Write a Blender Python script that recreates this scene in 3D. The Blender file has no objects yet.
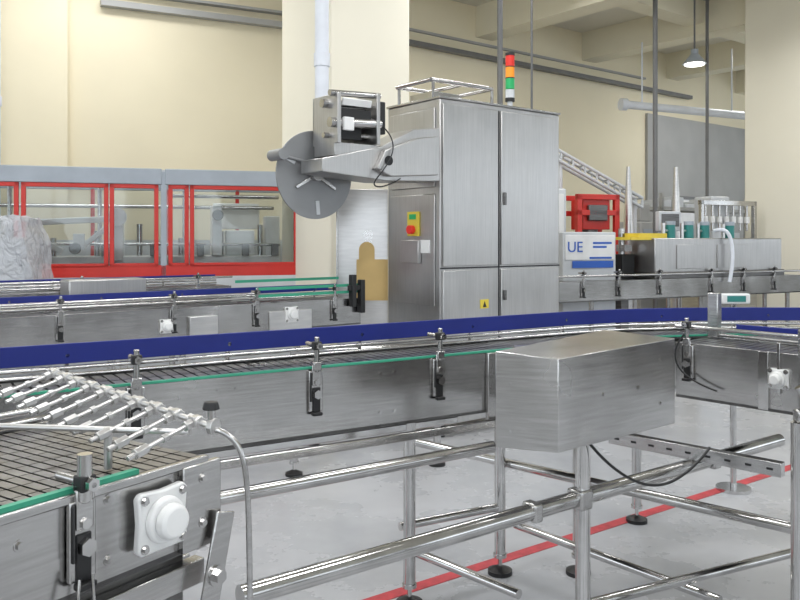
import bpy, bmesh, math, random
from mathutils import Vector, Matrix, noise
random.seed(4)
R=math.radians
scene=bpy.context.scene
# ------------------------------------------------------------------ materials
def newmat(n):
    m=bpy.data.materials.new(n); m.use_nodes=True
    return m,m.node_tree.nodes,m.node_tree.links,m.node_tree.nodes['Principled BSDF']
def plain(n,col,rough=.5,metal=0.,emit=0.,var=.06,scale=6.,coat=0.):
    m,N,L,b=newmat(n)
    tc=N.new('ShaderNodeTexCoord'); nz=N.new('ShaderNodeTexNoise'); nz.inputs['Scale'].default_value=scale
    nz.inputs['Detail'].default_value=4
    L.new(tc.outputs['Object'],nz.inputs['Vector'])
    r=N.new('ShaderNodeValToRGB'); c=Vector(col)
    r.color_ramp.elements[0].position=.3; r.color_ramp.elements[1].position=.7
    r.color_ramp.elements[0].color=(*(c*(1-var)),1); r.color_ramp.elements[1].color=(*[min(1,x*(1+var)) for x in c],1)
    L.new(nz.outputs['Fac'],r.inputs['Fac']); L.new(r.outputs['Color'],b.inputs['Base Color'])
    b.inputs['Roughness'].default_value=rough; b.inputs['Metallic'].default_value=metal
    b.inputs['Coat Weight'].default_value=coat
    if emit: 
        b.inputs['Emission Color'].default_value=(*col,1); b.inputs['Emission Strength'].default_value=emit
    return m
def steel(n,lo,hi,r0,r1,stretch=(1,1,30),bump=.02):
    m,N,L,b=newmat(n)
    tc=N.new('ShaderNodeTexCoord')
    mp=N.new('ShaderNodeMapping'); mp.inputs['Scale'].default_value=stretch
    L.new(tc.outputs['Object'],mp.inputs['Vector'])
    n1=N.new('ShaderNodeTexNoise'); n1.inputs['Scale'].default_value=6; n1.inputs['Detail'].default_value=6
    L.new(mp.outputs['Vector'],n1.inputs['Vector'])
    n2=N.new('ShaderNodeTexNoise'); n2.inputs['Scale'].default_value=3.0; n2.inputs['Detail'].default_value=3
    L.new(tc.outputs['Object'],n2.inputs['Vector'])
    ad=N.new('ShaderNodeMath'); ad.operation='ADD'
    L.new(n1.outputs['Fac'],ad.inputs[0]); L.new(n2.outputs['Fac'],ad.inputs[1])
    mr=N.new('ShaderNodeMapRange'); mr.inputs['From Min'].default_value=.7; mr.inputs['From Max'].default_value=1.3
    L.new(ad.outputs[0],mr.inputs['Value'])
    r=N.new('ShaderNodeValToRGB')
    r.color_ramp.elements[0].color=(lo,lo*.985,lo*.97,1); r.color_ramp.elements[1].color=(hi,hi*.985,hi*.97,1)
    L.new(mr.outputs[0],r.inputs['Fac']); L.new(r.outputs['Color'],b.inputs['Base Color'])
    m2=N.new('ShaderNodeMapRange'); m2.inputs['From Min'].default_value=.3; m2.inputs['From Max'].default_value=.7
    m2.inputs['To Min'].default_value=r0; m2.inputs['To Max'].default_value=r1
    L.new(n2.outputs['Fac'],m2.inputs['Value']); L.new(m2.outputs[0],b.inputs['Roughness'])
    b.inputs['Metallic'].default_value=1
    if bump:
        bp=N.new('ShaderNodeBump'); bp.inputs['Strength'].default_value=bump; bp.inputs['Distance'].default_value=.02
        L.new(n2.outputs['Fac'],bp.inputs['Height']); L.new(bp.outputs[0],b.inputs['Normal'])
    return m
M={}
M['steel']=steel('brushed_steel',.40,.60,.17,.28,(1,1,22),.12)
M['cab']=steel('cabinet_steel',.43,.55,.30,.40,(30,30,.6),.03)
M['tube']=steel('polished_tube',.46,.62,.09,.17,(2,2,2),0)
M['dark']=steel('dark_steel',.13,.24,.30,.5,(1,1,20),.05)
M['chain']=steel('chain_steel',.18,.32,.25,.36,(3,3,3),.05)
M['sheet']=steel('bright_sheet',.58,.72,.26,.38,(1,1,8),.03)
M['disc']=plain('matte_disc_grey',(.27,.275,.28),.42,metal=.4,var=.04)
M['blue']=plain('blue_rail_plastic',(.008,.018,.19),.38)
M['green']=plain('green_guide_plastic',(.04,.34,.21),.4)
M['red']=plain('red_paint',(.60,.035,.025),.35)
M['redline']=plain('red_floor_tape',(.50,.05,.06),.5,var=.2,scale=20)
M['white']=plain('white_plastic',(.80,.80,.79),.35)
M['grey']=plain('grey_paint',(.38,.42,.47),.4)
M['lgrey']=plain('light_grey_paint',(.60,.62,.64),.5)
M['black']=plain('black_rubber',(.012,.012,.013),.45)
M['yellow']=plain('yellow_label',(.75,.58,.06),.5)
M['ochre']=plain('ochre_board',(.60,.42,.17),.6)
M['teal']=plain('teal_motor',(.03,.22,.20),.4)
M['bluelabel']=plain('blue_label',(.03,.12,.50),.5)
M['orange']=plain('amber_lens',(.9,.30,.02),.3,emit=.12)
M['redl']=plain('red_lens',(.70,.03,.02),.3,emit=.12)
M['greenl']=plain('green_lens',(.02,.38,.12),.3,emit=.1)
M['cream']=plain('cream_wall_paint',(.84,.765,.57),.75,var=.025,scale=1.2)
M['creamc']=plain('column_paint',(.86,.815,.68),.75,var=.02,scale=1.2)
M['offwhite']=plain('offwhite_wall_paint',(.52,.52,.51),.8,var=.02,scale=1.2)  # grey for the unseen walls, set to darken what the steel reflects
M['ceil']=plain('ceiling_paint',(.72,.69,.60),.8,var=.04,scale=1)
M['beam']=plain('beam_paint',(.80,.75,.59),.8,var=.03,scale=1)
M['greywall']=plain('grey_wall_panel',(.40,.40,.39),.8,var=.06,scale=2)
M['darkmetal']=plain('dark_pole_paint',(.16,.16,.16),.5)
M['pvc']=plain('pvc_pipe',(.74,.77,.83),.35)
M['lamp']=plain('lamp_glow',(1,.98,.9),.5,emit=6)
m,N,L,b=newmat('plastic_film'); b.inputs['Base Color'].default_value=(.72,.74,.78,1); b.inputs['Roughness'].default_value=.15
b.inputs['Alpha'].default_value=.55
tc=N.new('ShaderNodeTexCoord'); nz=N.new('ShaderNodeTexNoise'); nz.inputs['Scale'].default_value=9; nz.inputs['Detail'].default_value=5; nz.inputs['Distortion'].default_value=1.5
bp=N.new('ShaderNodeBump'); bp.inputs['Strength'].default_value=1; bp.inputs['Distance'].default_value=.06
L.new(tc.outputs['Object'],nz.inputs['Vector']); L.new(nz.outputs['Fac'],bp.inputs['Height']); L.new(bp.outputs[0],b.inputs['Normal'])
M['film']=m
m,N,L,b=newmat('clear_guard_pane')
out=N['Material Output']; tr=N.new('ShaderNodeBsdfTransparent'); tr.inputs['Color'].default_value=(.88,.91,.91,1)
gl=N.new('ShaderNodeBsdfGlossy'); gl.inputs['Roughness'].default_value=.05
mx=N.new('ShaderNodeMixShader'); fr=N.new('ShaderNodeFresnel'); fr.inputs['IOR'].default_value=1.6
L.new(fr.outputs[0],mx.inputs['Fac']); L.new(tr.outputs[0],mx.inputs[1]); L.new(gl.outputs[0],mx.inputs[2]); L.new(mx.outputs[0],out.inputs['Surface'])
M['pane']=m
m,N,L,b=newmat('polished_concrete_floor')
tc=N.new('ShaderNodeTexCoord'); n1=N.new('ShaderNodeTexNoise'); n1.inputs['Scale'].default_value=1.4; n1.inputs['Detail'].default_value=8; n1.inputs['Roughness'].default_value=.6
r=N.new('ShaderNodeValToRGB'); r.color_ramp.elements[0].position=.3; r.color_ramp.elements[1].position=.7
r.color_ramp.elements[0].color=(.36,.37,.39,1); r.color_ramp.elements[1].color=(.50,.505,.52,1)
L.new(tc.outputs['Object'],n1.inputs['Vector']); L.new(n1.outputs['Fac'],r.inputs['Fac']); L.new(r.outputs['Color'],b.inputs['Base Color'])
mr=N.new('ShaderNodeMapRange'); mr.inputs['From Min'].default_value=.3; mr.inputs['From Max'].default_value=.7; mr.inputs['To Min'].default_value=.20; mr.inputs['To Max'].default_value=.34
L.new(n1.outputs['Fac'],mr.inputs['Value']); L.new(mr.outputs[0],b.inputs['Roughness'])
M['floor']=m

# ------------------------------------------------------------------ builders
def group(name,loc=(0,0,0),ang=0):
    e=bpy.data.objects.new(name,None); e.empty_display_size=.1
    e.location=loc; e.rotation_euler=(0,0,R(ang)); scene.collection.objects.link(e); return e
class MB:
    def __init__(s): s.bm=bmesh.new()
    def box(s,c,d,rz=0,rx=0,ry=0):
        mt=Matrix.Translation(c)@Matrix.Rotation(R(rz),4,'Z')@Matrix.Rotation(R(ry),4,'Y')@Matrix.Rotation(R(rx),4,'X')@Matrix.Diagonal((*d,1))
        bmesh.ops.create_cube(s.bm,size=1,matrix=mt); return s
    def bb(s,x0,x1,y0,y1,z0,z1):
        return s.box(((x0+x1)/2,(y0+y1)/2,(z0+z1)/2),(abs(x1-x0),abs(y1-y0),abs(z1-z0)))
    def cyl(s,p1,p2,r,seg=16,r2=None):
        p1=Vector(p1);p2=Vector(p2);d=p2-p1
        q=d.to_track_quat('Z','Y').to_matrix().to_4x4()
        bmesh.ops.create_cone(s.bm,cap_ends=True,segments=seg,radius1=r,radius2=r if r2 is None else r2,depth=d.length,matrix=Matrix.Translation((p1+p2)/2)@q); return s
    def hexa(s,bot,top):
        v=[s.bm.verts.new(p) for p in bot]+[s.bm.verts.new(p) for p in top]; n=len(bot)
        s.bm.faces.new(v[:n][::-1]); s.bm.faces.new(v[n:])
        for i in range(n):
            j=(i+1)%n; s.bm.faces.new((v[i],v[j],v[n+j],v[n+i]))
        return s
    def prism(s,pts,z0,z1):
        return s.hexa([(x,y,z0) for x,y in pts],[(x,y,z1) for x,y in pts])
    def prismy(s,pts,y0,y1):
        return s.hexa([(x,y0,z) for x,z in pts],[(x,y1,z) for x,z in pts])
    def strip(s,path,z0,z1,th):
        off=offset(path,th); n=len(path); V=[]
        for (a,b) in zip(path,off):
            V.append([s.bm.verts.new((a[0],a[1],z0)),s.bm.verts.new((b[0],b[1],z0)),s.bm.verts.new((b[0],b[1],z1)),s.bm.verts.new((a[0],a[1],z1))])
        for i in range(n-1):
            for k in range(4):
                l=(k+1)%4; s.bm.faces.new((V[i][k],V[i+1][k],V[i+1][l],V[i][l]))
        s.bm.faces.new(V[0]); s.bm.faces.new(V[-1][::-1]); return s
    def done(s,name,mat,g=None,bevel=0,smooth=True):
        bmesh.ops.recalc_face_normals(s.bm,faces=s.bm.faces)
        me=bpy.data.meshes.new(name); s.bm.to_mesh(me); s.bm.free()
        if smooth:
            for p in me.polygons: p.use_smooth=True
            me.set_sharp_from_angle(angle=R(35))
        o=bpy.data.objects.new(name,me); scene.collection.objects.link(o); me.materials.append(M[mat] if isinstance(mat,str) else mat)
        if g is not None: o.parent=g
        if bevel:
            md=o.modifiers.new('bevel','BEVEL'); md.width=bevel; md.segments=2; md.limit_method='ANGLE'; md.angle_limit=R(40)
        return o
def offset(path,d):
    out=[]
    for i,p in enumerate(path):
        a=Vector(path[max(0,i-1)]); b=Vector(path[min(len(path)-1,i+1)])
        t=(b-a).normalized(); out.append((p[0]-t.y*d,p[1]+t.x*d))
    return out
def tube(g,name,pts,r,mat,smooth=False):
    cu=bpy.data.curves.new(name,'CURVE'); cu.dimensions='3D'; cu.bevel_depth=r; cu.bevel_resolution=4; cu.use_fill_caps=True; cu.resolution_u=10
    sp=cu.splines.new('NURBS' if smooth else 'POLY'); sp.points.add(len(pts)-1)
    for q,p in zip(sp.points,pts): q.co=(*p,1)
    if smooth: sp.order_u=4; sp.use_endpoint_u=True
    for s_ in cu.splines: s_.use_smooth=True
    cu.materials.append(M[mat]); o=bpy.data.objects.new(name,cu); scene.collection.objects.link(o); o.parent=g; return o
def resample(path,step):
    pts=[Vector(p) for p in path]; out=[]; carry=0
    for a,b in zip(pts,pts[1:]):
        d=(b-a).length; t=carry
        while t<d:
            out.append((a+(b-a)*(t/d),(b-a).normalized())); t+=step
        carry=t-d
    return out
def chain(g,path,w,zt,pitch=.038,rows=1,mat='chain'):
    mid=offset(path,w/2); mb=MB()
    for p,t in resample(mid,pitch):
        a=math.degrees(math.atan2(t.y,t.x))
        for k in range(rows):
            ww=w/rows; off=(-w/2+ww*(k+.5))
            c=p+Vector((-t.y,t.x))*off
            mb.box((c.x,c.y,zt-.004),(pitch*.80,ww*.94,.006),a)
            mb.box((c.x+t.x*pitch*.42,c.y+t.y*pitch*.42,zt-.006),(pitch*.35,ww*.35,.004),a)
    mb.done('chain_plates',mat,g)
    MB().strip(offset(path,.012),zt-.03,zt-.014,w-.024).done('chain_bed','black',g,smooth=False)
def legs(g,pts,ztop,r=.025):
    mb=MB(); f=MB()
    for x,y in pts:
        mb.cyl((x,y,.09),(x,y,ztop),r,20); mb.cyl((x,y,.03),(x,y,.11),.010,10)
        mb.cyl((x,y,.075),(x,y,.09),.030,20)
        f.cyl((x,y,0),(x,y,.018),.055,24); f.cyl((x,y,.018),(x,y,.035),.05,24,.018)
    mb.done('leg_tubes','tube',g); f.done('foot_pads','black',g)
def bracket(g,x,y,zt,side=-1,tall=.11):
    s=side
    a=MB(); a.box((x,y+s*.008,zt-.075),(.052,.012,.14)); a.box((x,y+s*.016,zt-.02),(.034,.01,.07))
    a.box((x,y+s*.018,zt+.01),(.03,.018,.03))
    a.cyl((x,y+s*.018,zt-.01),(x,y+s*.018,zt+tall),.009,12)
    a.cyl((x,y+s*.045,zt+tall-.03),(x,y-s*.06,zt+tall-.03),.008,12)
    a.done('bracket_plate','steel',g,.003)
    b=MB(); b.box((x,y+s*.012,zt-.105),(.030,.012,.085)); b.box((x,y+s*.018,zt+tall-.03),(.030,.026,.028)); b.box((x,y+s*.02,zt-.152),(.036,.02,.012))
    b.box((x-.021,y+s*.014,zt-.06),(.006,.012,.1))
    b.done('bracket_clamp','black',g,.003)
    c=MB(); c.cyl((x,y+s*.012,zt-.085),(x,y+s*.032,zt-.085),.016,6); c.cyl((x,y+s*.012,zt-.045),(x,y+s*.026,zt-.045),.010,6); c.cyl((x,y+s*.03,zt+tall-.03),(x,y+s*.045,zt+tall-.03),.012,6); c.done('bracket_bolts','tube',g)
def bolts(g,pts,axis=(0,-1,0),r=.008,h=.008,mat='tube'):
    mb=MB(); ax=Vector(axis)
    for p in pts:
        p=Vector(p); mb.cyl(p,p+ax*h,r,6); mb.cyl(p,p+ax*h*.3,r*1.5,16)
    mb.done('bolts',mat,g)
def flange_bearing(g,x,y,z,s=.055):
    mb=MB(); c=s*1.12; k=s*.18
    pts=[(-c+k,-c),(c-k,-c),(c,-c+k),(c*.93,0),(c,c-k),(c-k,c),(0,c*.93),(-c+k,c),(-c,c-k),(-c*.93,0),(-c,-c+k)]
    mb.prismy([(x+a,z+b) for a,b in pts],y-.018,y); mb.cyl((x,y-.018,z),(x,y-.032,z),s*.86,32,s*.80)
    mb.done('flange_bearing','white',g,.004)
    m2=MB(); m2.cyl((x,y-.032,z),(x,y-.056,z),s*.66,32,s*.60); m2.done('bearing_cap','white',g,.006)
    bolts(g,[(x+s*.86*i,y-.018,z+s*.86*j) for i in(-1,1) for j in(-1,1)],r=.006,h=.008)
def conveyor(name,org,ang,path,w,zt,ph,legpts,brx,rail='blue',near_green=True,far_h=.05,gz=.045,legz=None,pitch=.038,rows=1):
    g=group(name,(*org,0),ang)
    zb=zt-ph
    MB().strip(path,zb,zt,.006).done('side_panel_near','steel',g,.0015)
    MB().strip(offset(path,w-.006),zb,zt,.006).done('side_panel_far','steel',g,.0015)
    MB().strip(offset(path,.0),zb,zb+.012,.04).strip(offset(path,w-.04),zb,zb+.012,.04).done('panel_flanges','dark',g)
    MB().strip(offset(path,.006),zt-.05,zt-.035,w-.012).done('under_pan','dark',g)
    chain(g,offset(path,.02),w-.04,zt-.004,pitch,rows)
    if near_green: MB().strip(offset(path,-.002),zt,zt+.007,.014).done('wear_strip','green',g)
    fp=offset(path,w+.01)
    if rail: MB().strip(fp,zt+gz,zt+gz+far_h,.010).done('guide_rail_face',rail,g,.002)
    q=[(x,y,zt+gz-.012) for x,y in offset(path,w-.002)]; tube(g,'guide_rod',q,.008,'tube')
    q=[(x,y,zt+gz-.034) for x,y in offset(path,w-.010)]; tube(g,'guide_rod',q,.007,'tube')
    sp=MB()
    for p,t in resample(fp,.55):
        n=Vector((-t.y,t.x)); c=p+n*.025
        sp.cyl((c.x,c.y,zt-.12),(c.x,c.y,zt+gz+far_h*.6),.008,10)
        sp.cyl((c.x,c.y,zt+gz+far_h*.4),(p.x,p.y,zt+gz+far_h*.4),.007,10)
        d=p-n*.01; sp.cyl((c.x,c.y,zt-.10),(d.x,d.y,zt-.10),.012,10)
    sp.done('guide_supports','tube',g)
    for x,y in brx: bracket(g,x,y,zt)
    if legpts: legs(g,legpts,legz or zb+.01)
    return g

# ------------------------------------------------------------------ room
MB().bb(-9,14,-3,22,-.1,0).done('floor','floor',smooth=False)
MB().bb(-9,14,-3,22,4.9,5.05).done('ceiling','ceil',smooth=False)
gb=Matrix.Translation((.16,10.9,0))@Matrix.Rotation(R(38.3),4,'Z')
wb=MB().bb(0,13,0,.2,0,4.9).done('wall_back','cream',smooth=False); wb.matrix_world=gb
gl_=Matrix.Translation((.16,10.9,0))@Matrix.Rotation(R(26.6),4,'Z')
wl=MB().bb(-9.5,0,0,.2,0,4.9).done('wall_left','cream',smooth=False); wl.matrix_world=gl_
t=MB(); t.bb(-9,14,-3.2,-3,0,1.3).bb(-9,14,-3.2,-3,4.1,4.9)
xs=-9
while xs<14:
    t.bb(xs,xs+.8,-3.2,-3,1.3,4.1); xs+=3.1
t.done('unseen_wall_front','offwhite',smooth=False)  # unseen wall behind the camera, added with openings for the steel to reflect
t=MB()
xs=-8.2
while xs<13.5:
    for k in range(4): t.bb(xs+k*.767-.02,xs+k*.767+.02,-3.12,-3.06,1.3,4.1)
    t.bb(xs,xs+2.3,-3.12,-3.06,2.6,2.65); xs+=3.1
t.done('unseen_window_frames','lgrey',smooth=False)  # bars for the added openings, out of view
t=MB(); t.bb(-9.2,-9,-3,6.4,0,1.3).bb(-9.2,-9,-3,6.4,4.1,4.9)
for y in(-3,0.1,3.2,6.2): t.bb(-9.2,-9,y,y+.8,1.3,4.1)
t.done('unseen_wall_west','offwhite',smooth=False)  # unseen side wall with openings, added for light and steel reflections
t=MB(); t.bb(14,14.2,-3,22,0,1.3).bb(14,14.2,-3,22,4.1,4.9)
y=-3
while y<22: t.bb(14,14.2,y,y+.9,1.3,4.1); y+=3.1
t.done('unseen_wall_right','offwhite',smooth=False)  # added out of view like the west wall, for reflections in the steel
def bld(mb,name,mat,bevel=0):
    o=mb.done(name,mat,None,bevel); o.matrix_world=gb; return o
mb=MB()
for x in (1.2,3.6,6.0,8.4): mb.bb(x,x+.35,-6,0,4.45,4.9)
mb.bb(-2,12,-2.2,-1.9,4.6,4.9); mb.bb(-2,12,-4.6,-4.3,4.6,4.9)
bld(mb,'ceiling_beams','beam')
bld(MB().bb(5.35,9,-.05,-.002,0,3.75),'wall_panel_grey','greywall')
bld(MB().bb(6.3,7.6,-.09,-.05,1.5,2.25),'window_1','white')
bld(MB().bb(6.25,7.65,-.10,-.08,2.25,2.31).bb(6.25,7.65,-.10,-.08,1.44,1.5).bb(6.92,6.98,-.10,-.08,1.5,2.25),'window_trim','darkmetal')
bld(MB().bb(-.2,6.6,-.16,-.06,4.12,4.18),'trim_cable_tray','darkmetal')
bld(MB().bb(-.2,5.3,-.05,-.002,4.34,4.37),'trim_conduit','greywall')
o=MB().bb(-4.0,-.6,-.12,-.02,4.15,4.22).bb(-4.0,-.6,-.12,-.02,4.32,4.35).done('trim_pipe_rack','greywall'); o.matrix_world=gl_
o=MB().cyl((-9,-.1,2.28),(-4.0,-.1,2.28),.03).cyl((-4.0,-.1,2.28),(-4.0,-.1,2.18),.03).done('trim_wall_pipe','tube'); o.matrix_world=gl_
o=MB().bb(-9.5,-4.35,-.12,-.0,0,4.9).done('trim_pilaster','cream'); o.matrix_world=gl_
def column(x,y,w,name='support_column'):
    g=group(name,(x,y,0),36.9)
    MB().bb(0,w,0,w,0,4.9).done('shaft','creamc',g,.02); MB().bb(-.01,w+.01,-.01,w+.01,0,.12).done('plinth','greywall',g); return g
column(-.656,7.5,.945); column(5.2,10.0,.95)
g=group('drain_pipe',(-.72,7.38,0)); MB().cyl((0,0,2.45),(0,0,4.9),.065,24).cyl((0,0,3.1),(0,0,3.22),.075,24).cyl((0,0,2.5),(.1,.16,2.5),.065,24).done('pipe','pvc',g)
g=group('drain_pipe',(-4.22,8.35,0)); MB().cyl((0,0,0),(0,0,4.9),.05,24).cyl((0,0,2.9),(0,0,3.0),.06,24).done('pipe','pvc',g)
for x,y,z0,r in ((1.0,8.0,0,.028),(1.35,8.2,0,.012),(3.19,10,0,.03),(4.3,11.2,0,.022)):
    g=group('steel_pole',(x,y,0)); MB().cyl((0,0,z0),(0,0,4.9),r,16).cyl((0,0,z0),(0,0,z0+.03),r*2.5,16).cyl((0,0,4.87),(0,0,4.9),r*2.5,16).done('tube','darkmetal',g)
g=group('pendant_lamp',(4.05,11,0)); MB().cyl((0,0,4.1),(0,0,4.9),.012).done('rod','darkmetal',g)
MB().cyl((0,0,3.92),(0,0,4.06),.16,24,.05).cyl((0,0,4.06),(0,0,4.12),.05,24).done('shade','grey',g); MB().cyl((0,0,3.905),(0,0,3.925),.13,24).done('bulb','lamp',g)
g=group('overhead_duct'); MB().cyl((3.3,11.8,3.50),(5.4,12.4,3.42),.06,20).cyl((3.25,11.79,3.50),(3.34,11.81,3.50),.09,20).cyl((3.6,11.9,3.5),(3.6,11.9,4.44),.012).cyl((5.1,12.3,3.42),(5.1,12.3,4.44),.012).done('duct','pvc',g)
g=group('floor_marking_line',(-.104,3.33,0),36)
MB().bb(-2.2,8,-.032,.032,0,.003).done('tape','redline',g)

# ------------------------------------------------------------------ main conveyor
pathB=[(-2.6,0),(-1.5,0),(-.5,0),(.3,0),(.7,0),(.95,-.03),(1.2,-.11),(1.45,-.24),(1.7,-.40),(2.0,-.62),(2.6,-1.05)]
gB=conveyor('chain_conveyor',(.353,3.14),31.8,pathB,.30,1.06,.235,[(-.19,.29),(.62,.15),(-2.1,.05),(-2.1,.29)],[(-1.36,0),(-.76,0),(-.25,0)],rows=2,far_h=.066,gz=.036)
bolts(gB,[(x,0,z) for x in(-1.1,-1.04,-.5,-.44) for z in(.88,1.02)],r=.005,h=.004)
MB().bb(-2.5,.05,-.05,-.03,.775,.805).bb(-2.5,.05,.28,.31,.72,.75).done('lower_rails','tube',gB,.004)
MB().box((.0,-.012,.93),(.05,.02,.26)).done('panel_end','steel',gB,.003)
g=group('conveyor_support_frame')
t=MB()
t.cyl((-.386,1.93,.64),(1.63,3.44,.64),.027,20)
t.cyl((.075,4.0,.49),(1.39,2.79,.49),.021,20)
t.cyl((.52,3.6,.22),(1.136,2.84,.22),.018,20)
t.cyl((0,3.35,.22),(.43,2.89,.22),.018,20)
t.cyl((0,3.35,.30),(.45,3.6,.30),.018,20)
t.cyl((-.9,2.25,.70),(.35,3.02,.72),.022,20)
t.cyl((.61,2.67,.28),(2.2,3.45,.28),.018,20)
t.done('frame_tubes','tube',g)
t=MB()
t.box((.60,2.665,.64),(.06,.066,.066),37)
t.box((.42,2.535,.64),(.04,.06,.06),37)
t.box((1.22,3.13,.64),(.05,.06,.06),37)
t.done('tube_clamps','steel',g,.008)
legs(g,[(.61,2.67)],.845); legs(g,[(.45,3.6),(1.26,4.26)],.82)
legs(g,[(-.676,5.1),(.247,5.33)],.80)
t=MB().cyl((-.676,5.1,.79),(.247,5.33,.79),.022).cyl((-.676,5.1,.3),(.247,5.33,.3),.018); t.done('rear_tubes','tube',g)
a=Vector((.87,3.3,.69)); b=Vector((1.35,2.82,.69)); 
t=MB(); mid=(a+b)/2; t.box(mid,((b-a).length,.04,.050),-45); t.done('slotted_channel','steel',g,.002)
t=MB()
n=Vector((-.707,-.707,0))
for i in range(9):
    p=a.lerp(b,(i+.5)/9)+n*.0195; t.box(p,(.022,.004,.008),-45)
t.done('channel_slots','black',g)
g=group('drive_cover_box')
P=[(.30,2.52),(.485,2.45),(.98,2.85),(.78,3.05)]
top=[(.30,2.52,1.150),(.485,2.45,1.135),(.98,2.85,1.15),(.78,3.05,1.158)]
MB().hexa([(x,y,.847) for x,y in P],top).done('cover','steel',g,.0025)
MB().hexa([(.47,2.88,.87),(.72,3.01,.87),(.66,3.3,.87),(.45,3.18,.87)],[(.47,2.88,1.08),(.72,3.01,1.08),(.66,3.3,1.08),(.45,3.18,1.08)]).done('mount_plate','steel',g)
nx=Vector((.40,-.495,0)).normalized()
bp_=[]
for s,z in((.35,1.0),(.65,1.0),(.86,.93),(.86,1.08)):
    x=.485+.495*s;y=2.45+.40*s; bp_.append((x,y,z))
bolts(g,bp_,axis=nx,r=.005,h=.005)
bolts(g,[(.345,2.503,.90),(.345,2.503,1.05)],axis=(-.35,-.93,0),r=.004,h=.004)
gE=conveyor('chain_conveyor',(1.19,3.45),-48.6,[(0,0),(.45,0),(1.0,0),(1.6,0)],.31,1.06,.235,[(1.3,.05),(1.3,.27)],[(.06,0)],rail=None,rows=2,near_green=False)
flange_bearing(gE,.44,0,.96,.035)
MB().box((.44,-.008,1.0),(.012,.012,.2)).bb(.36,.40,-.012,0,.83,1.06).done('panel_splice','tube',gE,.002)
tube(gE,'guide_rod_high',[(0,.0,1.13),(1.6,.0,1.13)],.008,'tube')
MB().bb(.12,1.6,.30,.31,1.085,1.125).done('guide_rail_face','blue',gE,.002)
MB().box((.02,.30,1.16),(.05,.04,.2)).done('rail_post','steel',gE,.004)
tube(gE,'sensor_cable',[(.05,-.02,1.1),(-.02,-.05,1.0),(.02,-.04,.92),(.2,-.03,.88)],.004,'black',True)
g=group('control_post',(1.25,2.5,0))
legs(g,[(0,0)],.93,.027)
MB().bb(-.015,.5,-.02,.02,.93,.97).bb(.0,.6,-.04,.02,.97,1.22).done('housing','steel',g,.006)
MB().cyl((-.03,-.05,1.05),(.03,-.06,.95),.012).done('pipe_elbow','tube',g)
g=group('power_cable'); tube(g,'cable',[(.60,2.62,.86),(.66,2.62,.78),(.80,2.72,.66),(.98,2.85,.62),(1.12,2.95,.70),(1.15,2.97,.73)],.005,'black',True)
tube(g,'cable',[(.62,2.9,.86),(.70,3.0,.80),(.82,3.05,.79),(.95,3.1,.83)],.005,'black',True)

# ------------------------------------------------------------------ foreground conveyor
gA=conveyor('chain_conveyor',(-.40,1.64),56.3,[(-1.6,0),(-.8,0),(-.4,0),(0,0)],.55,1.06,.185,[(-1.4,.05),(-1.4,.5),(-.1,.5)],[],rail=None,rows=9,pitch=.027,near_green=False)
MB().bb(-1.6,-.16,.004,.018,1.06,1.068).done('wear_strip','green',gA)
MB().bb(-1.6,0,-.012,-.0,1.045,1.062).bb(-.02,.004,0,.55,.87,1.05).bb(-.07,.03,-.016,0,.88,1.05).done('frame_trim','steel',gA,.003)
flange_bearing(gA,-.130,-.012,.972,.052)
bracket(gA,-.293,-.002,1.055,tall=.055)
MB().cyl((-.293,-.02,1.05),(-.293,-.02,1.13),.013).done('rail_post','tube',gA)
bolts(gA,[(-.02,-.016,1.02),(-.02,-.016,.93),(-.23,0,1.03),(-.23,0,.92),(-.4,0,1.0)],r=.007,h=.006)
MB().box((.005,-.03,.85),(.05,.008,.19),0,0,14).done('chute_plate','steel',gA,.003)
bolts(gA,[(.0,-.034,.82)],r=.014,h=.016)
MB().bb(-1.6,.0,.0,.03,.80,.85).bb(-1.6,.05,.1,.14,.78,.82).bb(-.06,-.01,.02,.5,.8,.83).done('lower_rails','steel',gA,.003)
MB().bb(-1.6,-.03,.03,.53,.74,.87).done('dark_underside','dark',gA,.003)  # dark block standing in for the lower plates and the shadow under the belt
tube(gA,'cable',[(-.285,-.03,.92),(-.29,-.05,.80),(-.27,-.05,.6)],.003,'tube',True)
tube(gA,'cable',[(-.31,-.03,.92),(-.335,-.05,.80),(-.34,-.05,.6)],.003,'tube',True)
g=group('air_nozzle_manifold')
a=Vector((-.90,2.06,1.160)); b=Vector((-.345,1.46,1.160)); d=(b-a)
t=MB(); t.cyl(a,b,.006,12)
N_=10
for i in range(N_):
    p=a.lerp(b,(i+.3)/N_)
    t.box(p,(.022,.020,.020),-47); t.cyl(p-d.normalized()*.022,p-d.normalized()*.011,.012,6); t.cyl(p+d.normalized()*.011,p+d.normalized()*.022,.012,6)
    e=p+Vector((-.072,-.118,-.030)); dd=(e-p).normalized()
    t.cyl(p,e,.0045,12); t.cyl(p+dd*.012,p+dd*.028,.010,6); t.cyl(p+dd*.07,p+dd*.082,.008,6); t.cyl(p+dd*.118,e+dd*.004,.010,6); t.cyl(e,e+dd*.02,.005,10)
t.cyl((-1.2,1.62,1.135),(-.40,1.52,1.135),.006,12)
for x in(-.9,-.562): t.cyl((x,1.62-(x+1.2)*.125,1.06),(x,1.62-(x+1.2)*.125,1.14),.008)
t.cyl((-.345,1.46,1.160),(-.335,1.455,1.160),.016,8)
t.done('nozzle_bank','sheet',g,.001)
t=MB(); p=Vector((-.345,1.46,1.165)); t.cyl(p,p+Vector((0,0,.03)),.008); t.done('valve_stem','tube',g)
t=MB(); t.cyl(p+Vector((0,0,.026)),p+Vector((0,0,.04)),.017,8,.013); t.done('valve_knob','black',g,.002)
tube(g,'air_hose',[(-.345,1.46,1.155),(-.325,1.45,1.155),(-.29,1.45,1.14),(-.275,1.45,1.06),(-.272,1.45,.9),(-.27,1.45,.6),(-.26,1.45,.3)],.0055,'steel',True)

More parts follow.
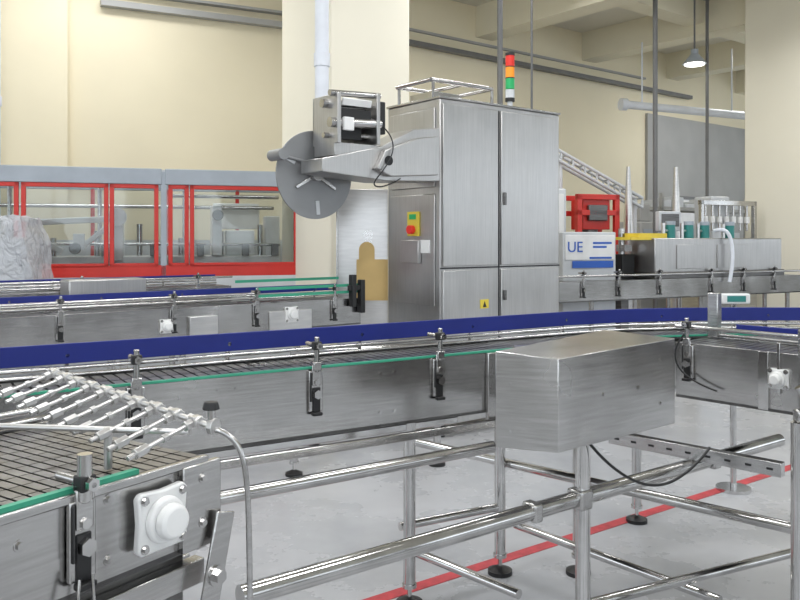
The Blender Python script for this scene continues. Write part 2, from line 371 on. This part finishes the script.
# ------------------------------------------------------------------ labelling machine
g=group('labelling_machine',(.30,6.0,0),37.9)
W,Dp,H=1.34,.648,2.565
MB().bb(0,W,0,Dp,.10,H).done('cabinet','cab',g,.008)
MB().bb(-.01,W+.01,-.01,Dp+.01,H,H+.018).done('top_cap','steel',g,.003)
MB().bb(.02,.60,-.014,0,1.30,2.53).bb(.635,1.32,-.014,0,1.30,2.53).bb(.02,.60,-.014,0,.30,1.27).bb(.635,1.32,-.014,0,.30,1.27).done('doors','cab',g,.006)
MB().bb(.612,.622,-.004,0,.3,2.53).bb(0,W,-.004,0,1.28,1.292).done('door_seams','black',g)
MB().bb(.655,.68,-.03,-.01,1.78,1.88).bb(.655,.68,-.03,-.01,1.02,1.1).done('handles','dark',g,.004)
MB().bb(-.014,0,.05,.6,1.9,2.5).bb(-.014,0,.05,.6,1.0,1.85).done('side_doors','cab',g,.006)
t=MB()
for x in(.08,W-.08):
    for y in(.08,Dp-.08): t.cyl((x,y,0),(x,y,.11),.03)
t.done('cabinet_feet','black',g)
MB().prismy([(.40,.965),(.49,.965),(.49,1.035),(.40,1.035)],-.018,-.013).done('warning_label','yellow',g)
MB().prismy([(.425,.975),(.465,.975),(.445,1.022)],-.020,-.017).done('warning_symbol','black',g)
MB().bb(-.03,-.014,.22,.36,1.53,1.72).done('estop_plate','yellow',g,.003)
MB().bb(-.034,-.03,.25,.33,1.66,1.70).done('estop_label','greenl',g)
MB().cyl((-.03,.29,1.58),(-.07,.29,1.58),.035,20).done('estop_button','redl',g,.004)
MB().bb(-.05,-.014,.20,.42,1.32,1.50).done('operator_box','cab',g,.006)
MB().bb(-.024,-.014,.1,.2,1.40,1.50).done('side_label','white',g)
t=(.95,.2)
MB().cyl((*t,H),(*t,H+.10),.022).cyl((*t,H),(*t,H+.02),.05).cyl((*t,H+.13),(*t,H+.20),.038,24).done('beacon_base','lgrey',g)
MB().cyl((*t,H+.10),(*t,H+.13),.04,24).cyl((*t,H+.488),(*t,H+.51),.04,24).cyl((*t,H+.293),(*t,H+.302),.039,24).cyl((*t,H+.388),(*t,H+.397),.039,24).done('beacon_cap','black',g)
MB().cyl((*t,H+.205),(*t,H+.293),.038,24).done('beacon_green','greenl',g)
MB().cyl((*t,H+.302),(*t,H+.388),.038,24).done('beacon_amber','orange',g)
MB().cyl((*t,H+.397),(*t,H+.485),.038,24).done('beacon_red','redl',g)
t=MB()
x0,x1,y0,y1,z0,z1=-.02,.62,.08,.5,H+.01,H+.15
for x in(x0+.02,x1):
    for y in(y0,y1): t.cyl((x,y,z0),(x,y,z1),.013)
for y in(y0,y1): t.cyl((x0,y,z1),(x1,y,z1),.017)
for x in(x0,x1,.3): t.cyl((x,y0,z1),(x,y1,z1),.017)
t.bb(.05,.35,.15,.42,z0,z0+.07)
t.done('top_rail_frame','tube',g)
MB().prismy([(-1.04,1.96),(-1.04,2.05),(-.55,2.16),(-.25,2.31),(.0,2.34),(.0,1.94),(-.5,1.92)],.0,.28).done('arm_housing','cab',g,.006)
MB().prismy([(-.62,2.0),(-.55,2.13),(-.25,2.24),(-.06,2.27),(-.06,1.98),(-.5,1.95)],-.05,.0).done('arm_panel','cab',g,.006)
MB().cyl((-.52,-.055,2.06),(-.52,-.05,2.06),.035).done('arm_port','black',g)
c=Vector((-.885,.34,1.965))
t=MB(); t.cyl(c,c+Vector((0,.012,0)),.315,64); t.done('reel_disc','disc',g,.002)
t=MB(); t.cyl(c+Vector((0,-.05,0)),c+Vector((0,.10,0)),.045,32)
for k in range(3):
    a_=R(90+120*k); t.box(c+Vector((.11*math.cos(a_),-.012,.11*math.sin(a_))),(.16,.018,.022),0,0,-(90+120*k))
t.done('reel_hub','steel',g,.003)
t=MB()
for k in range(3):
    a_=R(155+120*k); t.box(c+Vector((.235*math.cos(a_),-.004,.235*math.sin(a_))),(.10,.008,.03),0,0,-(155+120*k))
t.done('reel_slots','lgrey',g,.003)
t=MB(); t.cyl((-1.19,.25,2.09),(-1.19,.42,2.09),.04); t.cyl((-1.19,.33,2.09),(-.95,.33,2.05),.012); t.done('reel_roller','disc',g)
t=MB(); t.bb(-.93,-.90,-.02,.30,2.16,2.50).bb(-.60,-.57,-.02,.30,2.17,2.53).bb(-.93,-.57,.27,.30,2.2,2.48).done('print_side_plates','cab',g,.004)
t=MB()
for x,z,r_ in((0,2.50,.022),(0.1,2.44,.03),(.0,2.30,.035),(.08,2.22,.02)):
    t.cyl((-.97,.02+x,z),(-.55,.02+x,z+.02),r_,20)
t.cyl((-.90,.15,2.38),(-.60,.15,2.38),.065,28)
t.done('print_rollers','tube',g)
MB().bb(-.88,-.66,.08,.24,2.20,2.34).box((-.76,.03,2.37),(.26,.05,.07)).bb(-.56,-.51,.0,.2,2.25,2.48).done('print_head','black',g,.006)
MB().box((-.76,.0,2.45),(.24,.02,.05),0,20).bb(-.88,-.80,-.03,0,2.25,2.34).done('print_parts','white',g,.004)
tube(g,'print_cable',[(-.53,.0,2.3),(-.45,-.07,2.2),(-.55,-.08,2.0),(-.7,-.03,1.87),(-.55,-.03,1.86),(-.4,-.03,1.94)],.005,'black',True)
MB().bb(-.93,-.5,.02,.28,2.08,2.17).done('print_base','cab',g,.004)
g=group('infeed_guard',(-.52,6.62,0),0)
MB().bb(0,.42,0,.012,.0,1.92).done('guard_sheet','sheet',g,.003)
ar=[(.05+.0,1.0)]
prof=[(.16,1.0),(.42,1.0),(.42,1.34),(.31,1.34),(.31,1.42)]
for k in range(1,12):
    a_=R(180*k/12); prof.append((.245+.065*math.cos(a_),1.42+.065*math.sin(a_)))
prof+=[(.18,1.42),(.18,1.34),(.16,1.34)]
MB().prismy(prof,-.006,-.0005).done('opening_board','ochre',g)
MB().bb(.0,.01,-.1,0,.9,1.92).done('guard_edge','steel',g)

# ------------------------------------------------------------------ conveyors mid-left
C=conveyor('chain_conveyor',(-.30,6.10),39.4,[(-4.6,0),(-2,0),(0,0)],.30,1.06,.2,[(-.4,.05),(-.4,.27),(-1.8,.05),(-1.8,.27),(-3.3,.05),(-3.3,.27)],[(-.25,0),(-.9,0),(-1.5,0),(-2.2,0)],rows=2,far_h=.05,near_green=False)
MB().bb(-.9,0,-.01,.005,1.10,1.12).bb(-.9,0,-.01,.005,1.15,1.17).bb(-.9,0,.29,.305,1.19,1.21).done('green_guides','green',C)
MB().bb(-.12,-.08,-.06,-.01,1.0,1.24).bb(-.04,.0,-.06,-.01,.95,1.2).bb(-.14,.0,-.05,-.02,1.12,1.16).done('end_clamps','black',C,.004)
tube(C,'near_rod',[(-4.6,-.01,1.13),(-.9,-.01,1.13)],.009,'tube'); tube(C,'near_rod',[(-4.6,-.01,1.10),(-.9,-.01,1.10)],.007,'tube')
flange_bearing(C,-.62,-.002,.97,.05)
MB().bb(-.8,-.45,-.015,0,.86,1.0).bb(-1.4,-1.2,-.03,0,.85,1.0).done('cover_plates','sheet',C,.004)
flange_bearing(C,-1.55,-.002,.95,.04)
C2=conveyor('chain_conveyor',(-1.38,6.55),39.4,[(-3.2,0),(-1.5,0),(0,0)],.28,1.13,.2,[(-.4,.05),(-.4,.25),(-1.8,.05),(-1.8,.25)],[(-.3,0),(-1.2,0)],rows=2,far_h=.035,near_green=False)
MB().bb(-1.35,-.80,-.22,-.01,1.02,1.22).done('motor_cover','cab',C2,.008)
tube(C2,'near_rod',[(-3.2,-.01,1.20),(0,-.01,1.20)],.009,'tube')
g=group('wrapped_pallet_stack',(-3.22,6.35,0),10)
MB().bb(-.4,.4,-.35,.35,.0,.12).done('pallet','ochre',g,.01)
bm=bmesh.new(); bmesh.ops.create_cube(bm,size=1,matrix=Matrix.Translation((0,0,.9))@Matrix.Diagonal((.72,.62,1.56,1)))
bmesh.ops.subdivide_edges(bm,edges=bm.edges,cuts=22,use_grid_fill=True)
for v_ in bm.verts:
    tt=(v_.co.z-.12)/1.56
    v_.co.x*=1-.35*max(0,tt-.75)*2; v_.co.y*=1-.3*max(0,tt-.75)*2
    v_.co+=(Vector(noise.noise_vector(v_.co*4))*.05+Vector(noise.noise_vector(v_.co*14))*.02)*min(1,tt*5)
mb=MB(); mb.bm.free(); mb.bm=bm; mb.done('film_wrap','film',g)
MB().bb(-.3,.3,-.25,.25,.12,1.3).bb(-.2,.25,-.2,.2,1.3,1.52).done('cartons','lgrey',g,.02)

# ------------------------------------------------------------------ red framed machine
g=group('guarded_packing_machine',(-3.63,7.25,0),17)
XR=2.75
MB().bb(-1.3,1.41,-.03,.03,2.03,2.18).bb(1.44,XR,-.03,.03,2.03,2.18).bb(-1.3,XR,1.0,1.06,2.03,2.18).bb(1.40,1.455,-.02,.04,0,2.17).done('top_beam','grey',g,.006)
MB().bb(-1.3,XR,-.02,.2,2.15,2.17).done('roof_edge','lgrey',g)
t=MB()
def fr_(x0,x1,z0,z1,w=.04,y=0):
    t.bb(x0,x1,y-.02,y+.02,z0,z0+w); t.bb(x0,x1,y-.02,y+.02,z1-w,z1); t.bb(x0,x0+w,y-.02,y+.02,z0,z1); t.bb(x1-w,x1,y-.02,y+.02,z0,z1)
for a_,b_ in((-1.2,-.35),(-.33,.16),(.18,.93),(.94,1.38),(1.47,1.66),(1.67,2.72)): fr_(a_,b_,1.24,2.03)
t.bb(-1.3,XR,-.02,.02,1.15,1.26)
for a_ in(-.3,.7,1.45,2.2): t.bb(a_,a_+.04,1.0,1.04,1.3,2.05)
t.done('red_frame','red',g,.004)
MB().bb(-1.3,XR,-.02,.02,.1,1.15).bb(-1.3,XR,1.02,1.05,.1,1.5).done('lower_panels','lgrey',g)
MB().bb(-1.25,XR,-.004,.004,1.28,2.0).done('guard_panes','pane',g)
t=MB(); t.bb(-1.2,2.6,.35,.75,1.15,1.34)
t.box((.45,.35,1.68),(.95,.05,.06),0,0,-3); t.box((.25,.33,1.52),(.55,.05,.06),0,0,28); t.box((.75,.33,1.50),(.40,.05,.05),0,0,-40)
t.bb(.95,1.05,.25,.6,1.3,1.78); t.bb(1.9,2.0,.3,.6,1.34,1.85); t.bb(2.05,2.35,.5,.8,1.34,1.6); t.bb(2.45,2.6,.4,.6,1.34,1.75); t.bb(-.9,-.6,.3,.6,1.34,1.7)
t.bb(1.95,2.45,.9,.94,1.62,1.9)
t.done('inner_mechanism','white',g,.01)
t=MB()
for k in range(9): t.cyl((-.8+.4*k,.45,1.34),(-.8+.4*k,.45,1.52+.07*(k%3)),.028); 
for k in range(4): t.cyl((-.9+.85*k,.85,1.3),(-.9+.85*k,.85,2.1),.025)
t.cyl((-1.2,.85,1.85),(2.6,.85,1.85),.02); t.cyl((-1.2,.40,1.47),(2.6,.40,1.45),.015); t.cyl((1.5,.5,1.95),(2.6,.5,1.95),.02)
t.done('inner_rods','steel',g)
t=MB()
for x,z in((.12,1.42),(.62,1.42),(1.0,1.70),(1.95,1.75),(-.75,1.6)): t.cyl((x,.18,z),(x,.24,z),.055,24)
for x in(.3,.85,1.3,1.75,2.2,2.5): t.bb(x,x+.07,.28,.36,1.34,1.46)
t.done('inner_drives','dark',g,.004)
MB().cyl((1.0,.17,1.72),(1.0,.18,1.72),.09,24).bb(.6,.70,.2,.3,1.40,1.56).done('inner_arm_joint','white',g,.004)
MB().bb(-1.3,XR,.0,.05,0,.1).bb(-1.3,XR,1.0,1.05,0,.1).done('plinth','grey',g)

# ------------------------------------------------------------------ right-mid line
Dv=conveyor('chain_conveyor',(1.63,7.65),27.6,[(-.3,0),(1.6,0),(3.45,0)],.40,1.10,.2,[(.3,.05),(.3,.35),(1.8,.05),(1.8,.35),(3.2,.05),(3.2,.35)],[(.15,0),(.6,0),(1.15,0),(1.9,0),(2.4,0),(2.9,0)],rail=None,rows=2,near_green=False)
tube(Dv,'near_rod',[(-.3,-.01,1.15),(3.45,-.01,1.15)],.012,'tube')
g=group('rinser_tunnel',(2.62,8.17,0),27.6)
MB().bb(0,1.95,.02,.38,1.16,1.52).done('tunnel_body','cab',g,.012)
MB().bb(-.02,1.97,.0,.40,1.10,1.17).done('tunnel_base','dark',g,.006)
MB().bb(.3,.7,.01,.02,1.2,1.45).bb(.9,1.4,.01,.02,1.2,1.45).done('tunnel_doors','cab',g,.003)
t=MB();t2=MB();t3=MB()
for x in(.35,.62,.86,1.25):
    t.cyl((x,.15,1.52),(x,.15,1.66),.05,20); t2.cyl((x,.15,1.66),(x,.15,1.70),.052,20); t2.cyl((x+.1,.2,1.52),(x+.1,.2,1.62),.025); t3.cyl((x-.1,.15,1.52),(x-.1,.15,1.68),.02)
    t3.cyl((x-.1,.15,1.60),(x,.15,1.60),.015)
t.done('pump_motors','teal',g,.003); t2.done('motor_caps','grey',g); t3.done('pump_pipes','sheet',g)
tube(g,'suction_hose',[(.95,.1,1.60),(1.0,-.02,1.64),(1.05,-.06,1.5),(1.06,-.06,1.25),(1.0,-.06,1.05)],.02,'pvc',True)
MB().bb(-.30,-.02,.05,.3,1.5,1.53).bb(-.15,.25,.1,.3,1.52,1.57).done('yellow_tray','yellow',g)
g=group('electrical_box',(1.62,7.95,0),20)
MB().bb(0,.62,0,.35,.0,1.58).done('body','lgrey',g,.01)
MB().bb(.02,.60,-.01,0,1.30,1.55).done('door','white',g,.004)
MB().bb(.10,.58,-.014,-.01,1.22,1.29).bb(.3,.56,-.014,-.01,1.31,1.33).bb(.34,.5,-.014,-.01,1.42,1.44).bb(.34,.56,-.014,-.01,1.46,1.48).done('label_band','bluelabel',g)
cu=bpy.data.curves.new('label_text','FONT'); cu.body='UE'; cu.size=.15; cu.extrude=.002; o=bpy.data.objects.new('label_text',cu); scene.collection.objects.link(o); o.parent=g; o.location=(.04,-.015,1.38); o.rotation_euler=(R(90),0,0); cu.materials.append(M['bluelabel'])
g=group('capping_unit',(2.36,8.35,0),27)
MB().bb(-.05,.12,0,.2,1.0,1.35).done('block','black',g,.01); MB().cyl((.03,.1,1.35),(.03,.1,1.62),.035).bb(.0,.1,.02,.15,1.38,1.45).done('spindle','steel',g); MB().bb(-.02,.08,.05,.15,0,1.0).done('stand','dark',g)
for x,y,z in((2.74,9.6,2.38),(3.33,9.65,2.38)):
    g=group('tapered_steel_post',(x,y,0)); MB().cyl((0,0,0),(0,0,1.5),.065).cyl((0,0,1.5),(0,0,z),.065,20,.022).done('post','sheet',g)
g=group('incline_conveyor')
t=MB(); a=Vector((1.75,9.4,2.62)); b=Vector((3.0,9.9,2.02))
for off in(0,.25):
    o_=Vector((0,off,0)); t.cyl(a+o_,b+o_,.02); t.cyl(a+o_-Vector((0,0,.12)),b+o_-Vector((0,0,.12)),.02)
    for k in range(9):
        p=a.lerp(b,k/8)+o_; t.cyl(p,p-Vector((0,0,.12)),.012)
for k in range(12):
    p=a.lerp(b,k/11); t.cyl(p,p+Vector((0,.25,0)),.014)
t.cyl((1.9,9.5,0),(1.9,9.5,2.5),.03); t.cyl((2.9,9.9,0),(2.9,9.9,2.0),.03)
t.done('truss','lgrey',g)
g=group('red_machine_frame',(2.0,9.0,0),20)
t=MB()
for x in(0,.5):
    for y in(0,.35): t.bb(x,x+.06,y,y+.06,0,2.02)
for z in(1.96,1.78,1.3): t.bb(0,.56,0,.05,z,z+.06); t.bb(0,.56,.36,.41,z,z+.06)
t.bb(.1,.46,.05,.3,1.62,1.96); t.done('frame','red',g,.005)
MB().bb(.15,.4,.0,.05,1.72,1.9).cyl((.28,.2,1.4),(.28,.2,1.8),.1).done('motor','dark',g,.01)
g=group('white_enclosure',(1.55,8.6,0),20); MB().bb(-.1,.28,0,.4,0,2.06).done('body','lgrey',g,.02); MB().bb(-.06,.24,-.01,0,1.4,2.0).done('door','white',g,.005)
g=group('storage_rack',(3.9,11.9,0),38)
t=MB()
for x in(0,1.2,2.4):
    for y in(0,.5): t.bb(x,x+.05,y,y+.05,0,2.2)
for z in(.6,1.3,1.95): t.bb(0,2.45,0,.55,z,z+.05)
t.done('frame','greywall',g)
t=MB()
for k in range(7): t.bb(.1+.33*k,.36+.33*k,.08,.45,1.35,1.62+.07*(k%3)); t.bb(.1+.33*k,.36+.33*k,.08,.45,2.0,2.06+.05*((k+1)%3))
t.done('boxes','lgrey',g,.01)
g=group('far_machine',(3.25,10.8,0),30); MB().bb(0,.55,0,.5,0,1.75).bb(.1,.3,.1,.3,1.75,2.0).done('body','greywall',g,.02); MB().bb(.05,.5,-.01,0,1.3,1.65).done('panel','grey',g)
g=group('filling_machine',(3.75,9.95,0),27)
t=MB(); t.bb(0,1.0,0,.5,0,1.45); t.bb(0,.05,0,.05,1.45,2.0).bb(.95,1.0,0,.05,1.45,2.0).bb(0,1.0,0,.06,1.94,2.0)
for k in range(7): t.cyl((.12+.125*k,.05,1.62),(.12+.125*k,.05,1.95),.016)
t.done('frame','steel',g,.004)
t=MB()
for k in range(7): t.cyl((.12+.125*k,.05,1.72),(.12+.125*k,.05,1.80),.035)
t.done('valves','white',g)
t=MB().bb(.3,.62,.1,.4,1.45,2.06).done('hopper','lgrey',g,.02)
g=group('operator_panel',(3.0,8.95,0),15)
MB().cyl((0,0,0),(0,0,1.6),.025).done('stand','tube',g); MB().bb(-.14,.14,-.04,.04,1.6,1.82).done('case','lgrey',g,.01); MB().bb(-.11,.11,-.045,-.04,1.65,1.79).done('screen','dark',g)
g=group('control_display',(2.0,4.8,0)); MB().cyl((0,0,0),(0,0,1.12),.018).cyl((0,0,0),(0,0,.02),.1).done('stand','tube',g); MB().box((0,-.02,1.15),(.17,.05,.06)).done('case','white',g,.008); MB().box((0,-.047,1.15),(.11,.004,.035)).done('screen','teal',g)

# ------------------------------------------------------------------ lights / world
def area(name,loc,size,power,rot=(0,0,0),col=(.97,.98,1)):
    l=bpy.data.lights.new(name,'AREA'); l.shape='RECTANGLE'; l.size=size[0]; l.size_y=size[1]; l.energy=power; l.color=col
    o=bpy.data.objects.new(name,l); scene.collection.objects.link(o); o.location=loc; o.rotation_euler=rot
for i,(x,y) in enumerate(((-3.5,5.2),(0,5.2),(3.8,5.2),(-3.0,8.0),(1.5,8.2),(5,8.5),(-1.5,2.4),(2,2.4),(-2,-.8),(2.5,-.8))):
    area('ceiling_light',(x,y,4.8),(1.6,.5),(44,54,54,40,52,50,62,62,50,50)[i],(0,0,R(37)))
area('ceiling_light',(6,13,4.4),(1.5,.5),45,(0,0,R(37)))
w=bpy.data.worlds.new('World'); scene.world=w; w.use_nodes=True
WN=w.node_tree.nodes; WL=w.node_tree.links; bg=WN['Background']; bg.inputs['Color'].default_value=(.86,.93,1,1); bg.inputs['Strength'].default_value=2.6
scene.view_settings.view_transform='Standard'
# ------------------------------------------------------------------ camera
cd=bpy.data.cameras.new('camera'); cam=bpy.data.objects.new('camera',cd); scene.collection.objects.link(cam)
cam.location=(0,0,1.5); cam.rotation_euler=(R(90),0,0); cd.lens=36; cd.sensor_width=36; cd.shift_y=-.075; cd.clip_start=.02
scene.camera=cam
